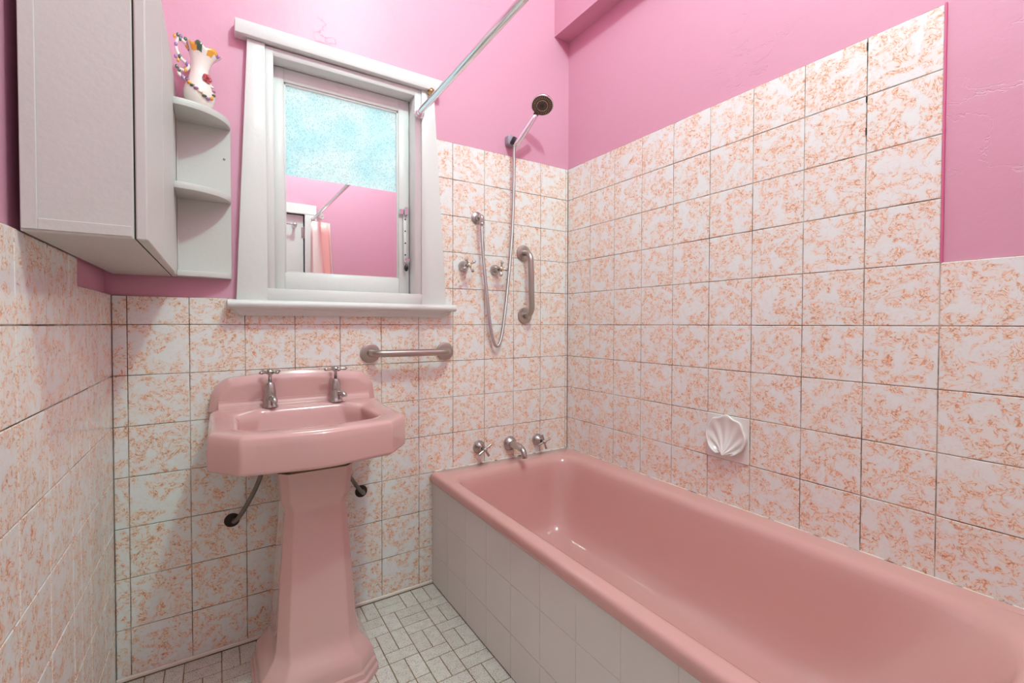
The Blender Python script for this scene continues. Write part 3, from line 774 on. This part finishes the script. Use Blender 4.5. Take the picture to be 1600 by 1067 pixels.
bm = bmesh.new(); tube(bm, catmull([(0, -.018, 0), (.0, -.050, .001), (.0, -.085, -.001), (.0, -.108, -.010), (.0, -.118, -.026), (0, -.120, -.040)], 6), lambda s: .0175-.005*min(1, s*1.5), 20); link('spout_tube', bm, M['dull'], t, True)

# ---------------------------------------------------------------- grab rails
def grab(lab, ends, name='grab_rail'):
    (x0, z0), (x1, z1) = ends; cx, cz = (x0+x1)/2, (z0+z1)/2
    t = thing(name, lab, 'grab rail', (cx, 0, cz), 'short steel grab rails on the back wall')
    e0 = Vector((x0-cx, 0, z0-cz)); e1 = Vector((x1-cx, 0, z1-cz)); d = (e1-e0).normalized(); out_ = Vector((0, -1, 0))
    R_ = .042; st = .060
    pts = [e0+out_*.004, e0+out_*(st-R_)]
    pts += [e0+out_*(st-R_)+out_*(R_*math.sin(a))+d*(R_*(1-math.cos(a))) for a in [k*pi/2/10 for k in range(1, 11)]]
    pts += [e1+out_*(st-R_)+out_*(R_*math.cos(a))-d*(R_*(1-math.sin(a))) for a in [k*pi/2/10 for k in range(0, 11)]]
    pts += [e1+out_*.004]
    bm = bmesh.new(); tube(bm, pts, .0135, 20); link('bar', bm, M['steel'], t, True)
    for e_ in (e0, e1):
        bm = bmesh.new(); lathe(bm, [(.036, 0), (.0375, .002), (.0365, .007), (.030, .0095), (.0140, .010)], e_, (0, -1, 0), 36); link('flange', bm, M['steel'], t); sharp(t.children[-1], 50)
grab('horizontal brushed steel grab rail on tiles beside the basin', ((.751, .956), (1.060, .954)))
grab('vertical brushed steel grab rail beside the shower hose', ((1.455, 1.393), (1.462, 1.106)))

# ---------------------------------------------------------------- hand shower
t = thing('shower_wall_outlet', 'round chrome hose outlet elbow on tiles above shower taps', 'shower outlet', (1.212, 0, 1.524))
bm = bmesh.new(); lathe(bm, [(.027, 0), (.027, .003), (.023, .007), (.013, .010), (.011, .020)], (0, 0, 0), (0, -1, 0), 30)
link('flange', bm, M['dull'], t); sharp(t.children[-1], 40)
bm = bmesh.new(); tube(bm, catmull([(0, -.014, 0), (.0, -.034, 0), (.0, -.044, -.006), (.0, -.045, -.022), (0, -.045, -.034)], 5), .0100, 16); lathe(bm, [(.0122, 0), (.0122, .008), (.010, .010)], (0, -.045, -.028), (0, 0, -1), 20)
link('elbow', bm, M['dull'], t, True)
t = thing('shower_bracket', 'grey shower handset bracket on the pink wall above tiles', 'shower bracket', (1.383, PB, 1.880))
bm = bmesh.new(); prism(bm, [(-.024, -.012), (.016, -.020), (.018, .022), (-.008, .032), (-.024, .026)], 'y', -.030, -.0005, bev=.004); link('base', bm, M['bracket'], t); sharp(t.children[-1], 40)
bm = bmesh.new(); lathe(bm, [(.0150, -.016), (.0165, -.014), (.0175, .014), (.0165, .016)], (-.003, -.048, -.006), (.35, -.38, .85), 20); link('socket', bm, M['black'], t, True)
H0 = Vector((1.379, -.042, 1.852)); hd = Vector((.40, -.44, .80)).normalized()
t = thing('hand_shower', 'chrome hand shower with dark spray face and long metal hose', 'hand shower', H0)
bm = bmesh.new(); tube(bm, [hd*s for s in (0, .01, .03, .06, .10, .14, .165)], lambda s: .0115+.0030*math.sin(pi*min(1, s*1.05)), 20); link('handle', bm, M['chrome'], t, True)
hc = hd*.208; fn = Vector((-.36, -.42, -.84)).normalized()    # direction the spray face looks
bm = bmesh.new(); lathe(bm, [(0, -.026), (.020, -.025), (.037, -.017), (.0475, -.006), (.0490, .002), (.0475, .006), (.0445, .006)], hc, fn, 40, cap=False); bmesh.ops.recalc_face_normals(bm, faces=bm.faces); hdm = link('head', bm, M['chrome'], t, True)
bm = bmesh.new(); lathe(bm, [(.0445, .005), (.0435, .0065), (0, .0065)], hc, fn, 40); link('spray_face', bm, M['face'], hdm, label='dark spray face ringed with nozzles')
sf = hdm.children[0]
bm = bmesh.new(); a_, b2, d_ = frame_of(fn)
for rr, nn, sz in ((.0385, 30, .0019), (.0345, 30, .0017), (.0305, 30, .0015), (.018, 16, .0013), (.012, 10, .0012)):
    for k in range(nn):
        th = k*2*pi/nn; p = Vector(hc)+a_*(rr*math.cos(th))+b2*(rr*math.sin(th))+fn*.006; lathe(bm, [(sz, 0), (sz*.7, .0016), (0, .0018)], p, fn, 6)
link('nozzles', bm, M['gold'], hdm)
bm = bmesh.new(); pts = [Vector(hc)+a_*(.0240*math.cos(k*2*pi/32))+b2*(.0240*math.sin(k*2*pi/32))+fn*.007 for k in range(33)]; tube(bm, pts, .0009, 6); link('face_ring', bm, M['chrome'], hdm, True)
bm = bmesh.new()
hw = [(1.377, -.042, 1.850), (1.374, -.045, 1.82), (1.377, -.040, 1.72), (1.376, -.034, 1.55), (1.370, -.028, 1.40), (1.357, -.024, 1.25), (1.340, -.022, 1.10), (1.324, -.022, 1.01), (1.305, -.023, .972), (1.285, -.024, .985), (1.265, -.026, 1.06), (1.247, -.030, 1.18), (1.226, -.036, 1.33), (1.214, -.043, 1.44), (1.212, -.045, 1.492)]
cp = catmull([Vector(p)-H0 for p in hw], 26); acc = 0
tube(bm, cp, .0068, 12)
link('hose', bm, M['hose'], t, True, label='ribbed metal hose hanging in a long loop')
hz = t.children[-1]
def hose_ribs():
    m = M['hose']; n = m.node_tree.nodes; l = m.node_tree.links; b = n['Principled BSDF']
    tc = n.new('ShaderNodeTexCoord'); w = n.new('ShaderNodeTexWave'); w.bands_direction = 'Z'; w.inputs['Scale'].default_value = 110; l.new(tc.outputs['Object'], w.inputs[0])
    bp = n.new('ShaderNodeBump'); bp.inputs['Strength'].default_value = .5; bp.inputs['Distance'].default_value = .001; l.new(w.outputs['Fac'], bp.inputs['Height']); l.new(bp.outputs['Normal'], b.inputs['Normal'])
hose_ribs()

# ---------------------------------------------------------------- bath
HB = .458; BY1 = -1.69; AX = 1.0035
t = thing('bathtub', 'long pink enamelled bathtub set against the tiled wall', 'bathtub', (1.36, -.85, 0))
bx0, bx1, by0, by1 = .992, W-.002, -.004, BY1
def rect(x0, x1, y0, y1, r, rf=None):
    """corners: back-left, front-left, front-right, back-right"""
    rf = r if rf is None else rf
    return rpoly([(x0, y0), (x0, y1), (x1, y1), (x1, y0)], [r, rf, rf, r], 14, 16)
LP = []
def add(lp, z): LP.append([Vector((p.x-1.36, p.y+.85, z)) for p in lp])
add(rect(bx0+.018, bx1, by0, by1+.018, .004), HB-.040)
add(rect(bx0+.004, bx1, by0, by1+.004, .006), HB-.038)
add(rect(bx0, bx1, by0, by1, .006), HB-.030)
add(rect(bx0+.001, bx1, by0, by1, .006), HB-.011)
add(rect(bx0+.004, bx1, by0, by1+.004, .006), HB-.0045)
add(rect(bx0+.010, bx1, by0-.001, by1+.010, .006), HB-.0008)
add(rect(bx0+.018, bx1, by0-.002, by1+.018, .006), HB)
ix0, ix1, iy0, iy1 = 1.048, 1.640, -.090, -1.560
def inr(g_, z, rr, rf, left=0, right=0, back=0, front=0):
    add(rect(ix0+g_+left, ix1-g_-right, iy0-g_-back, iy1+g_+front, rr, rf), z)
inr(-.020, HB+.000, .10, .20)
inr(-.010, HB-.002, .10, .20)
inr(-.002, HB-.006, .10, .20)
inr(.006, HB-.014, .10, .20)
inr(.012, HB-.028, .10, .21)
inr(.018, HB-.06, .10, .21, front=.02)
inr(.026, HB-.14, .10, .21, front=.07, right=.010)
inr(.034, HB-.22, .10, .20, front=.13, right=.020, back=.005)
inr(.046, HB-.275, .10, .18, front=.18, right=.028, back=.010)
inr(.062, HB-.305, .10, .16, front=.22, right=.032, back=.014)
inr(.090, HB-.325, .09, .14, front=.26, right=.032, back=.020)
inr(.125, HB-.333, .08, .12, front=.30, right=.032, back=.03)
inr(.18, HB-.337, .05, .08, front=.34, right=.03, back=.05)
bm = bmesh.new(); loft(bm, LP, cap1=True); bmesh.ops.recalc_face_normals(bm, faces=bm.faces)
o = link('tub', bm, M['bath'], t, True)
sharp(o, 48)
bm = bmesh.new(); lathe(bm, [(.026, 0), (.026, .002), (.018, .003), (.015, -.003), (0, -.003)], (1.33-1.36, -.40+.85, HB-.338), (0, 0, 1), 24); link('waste', bm, M['dull'], t, True)

# tiled apron in front of the bath
ap_ = thing('bath_surround', 'pale glossy tiled surround closing the side of the bathtub', 'bath surround', (AX, 0, 0))
bm = bmesh.new(); box(bm, (.008, BY1, 0), (.026, -.001, HB-.040)); link('backing_board', bm, M['agrout'], ap_)
cladding('tiles', ap_, lambda u, v, d: (-d, -u, v), [(.0, -BY1, .0, HB-.039)], [.1515+.149*i for i in range(12)], [.131, .283], [M['apron'], M['agrout']], gap=.0016, wob=.0002, bev=.001)
# ledge between bath end and front wall
bm = bmesh.new(); box(bm, (AX+.004, FY+.002, 0), (W-.002, BY1-.003, HB-.006), .003); tag(sharp(link('bath_end_ledge', bm, M['apron'])), 'pale ledge closing the gap behind the bathtub end', 'ledge')

# sealant bead round the bath rim
def strip(p0, p1, r, seed, nseg=90):
    rnd = random.Random(seed); p0, p1 = Vector(p0), Vector(p1); pts = [p0.lerp(p1, k/nseg) for k in range(nseg+1)]
    rr = [r*(.88+.24*rnd.random()) for _ in pts]
    bm = bmesh.new(); tube(bm, pts, lambda s: rr[min(nseg, int(s*nseg))], 6); return bm
struct(link('trim_2', strip((AX+.01, -.001, HB), (W-.003, -.001, HB), .0042, 1), M['caulk'], None, True))
struct(link('trim_3', strip((W-.0005, -.004, HB-.001), (W-.0005, -1.69, HB-.001), .0024, 2), M['caulk'], None, True))

# ---------------------------------------------------------------- soap dish
t = thing('soap_dish', 'white ceramic scallop shell soap dish set into the tiles', 'soap dish', (W, -.8433, .684))
hw_ = .0755
bm = bmesh.new(); box(bm, (-.004, -hw_, -hw_), (0, hw_, hw_), .0018); sharp(link('back_plate', bm, M['soap'], t))
# scallop shell: flutes fan up from a hinge at the bottom, the lower lip stands out from the wall
bm = bmesh.new(); NA, NR = 96, 26; G = []; HZ = -.056; TM = 1.44
for i in range(NA+1):
    s = i/NA*2-1; th = s*TM; fl_ = math.cos(s*pi*7)
    R0 = 1/math.sqrt((math.cos(th)/.122)**2+(math.sin(th)/.074)**2)      # half ellipse seen from the hinge
    R0 = .129*math.cos(th)**.80
    R0 *= 1+.030*fl_*(1-abs(s)**2)
    row = []
    edge = .009+.018*abs(s)**2                   # the rim stands further out towards the bottom
    for j in range(NR+1):
        r = j/NR
        y = math.sin(th)*R0*r*.98; z = HZ+math.cos(th)*R0*r
        lip = .030*(1-r)**2.6
        d_ = .005+edge*r**3.2+lip+-.0030*fl_*r**.6*-1*(1-r**8)+.003*r*(1-r)
        row.append(bm.verts.new((-d_, y, z)))
    G.append(row)
for i in range(NA):
    for j in range(NR): bm.faces.new((G[i][j], G[i+1][j], G[i+1][j+1], G[i][j+1]))
rim = [G[0][j] for j in range(NR+1)] + [G[i][NR] for i in range(1, NA+1)] + [G[NA][j] for j in range(NR-1, -1, -1)]
cx_, cz_ = 0, -.004
prev = [v for v in rim]
for f_, dd in ((1.035, .90), (1.03, .45), (.97, .0)):
    nxt = [bm.verts.new((min(-.002, v.co.x*dd), v.co.y*f_, cz_+(v.co.z-cz_)*f_)) for v in rim]
    for a in range(len(rim)-1): bm.faces.new((prev[a], prev[a+1], nxt[a+1], nxt[a]))
    prev = nxt
bmesh.ops.remove_doubles(bm, verts=bm.verts, dist=.0002); bmesh.ops.recalc_face_normals(bm, faces=bm.faces)
link('shell', bm, M['soap'], t, True)
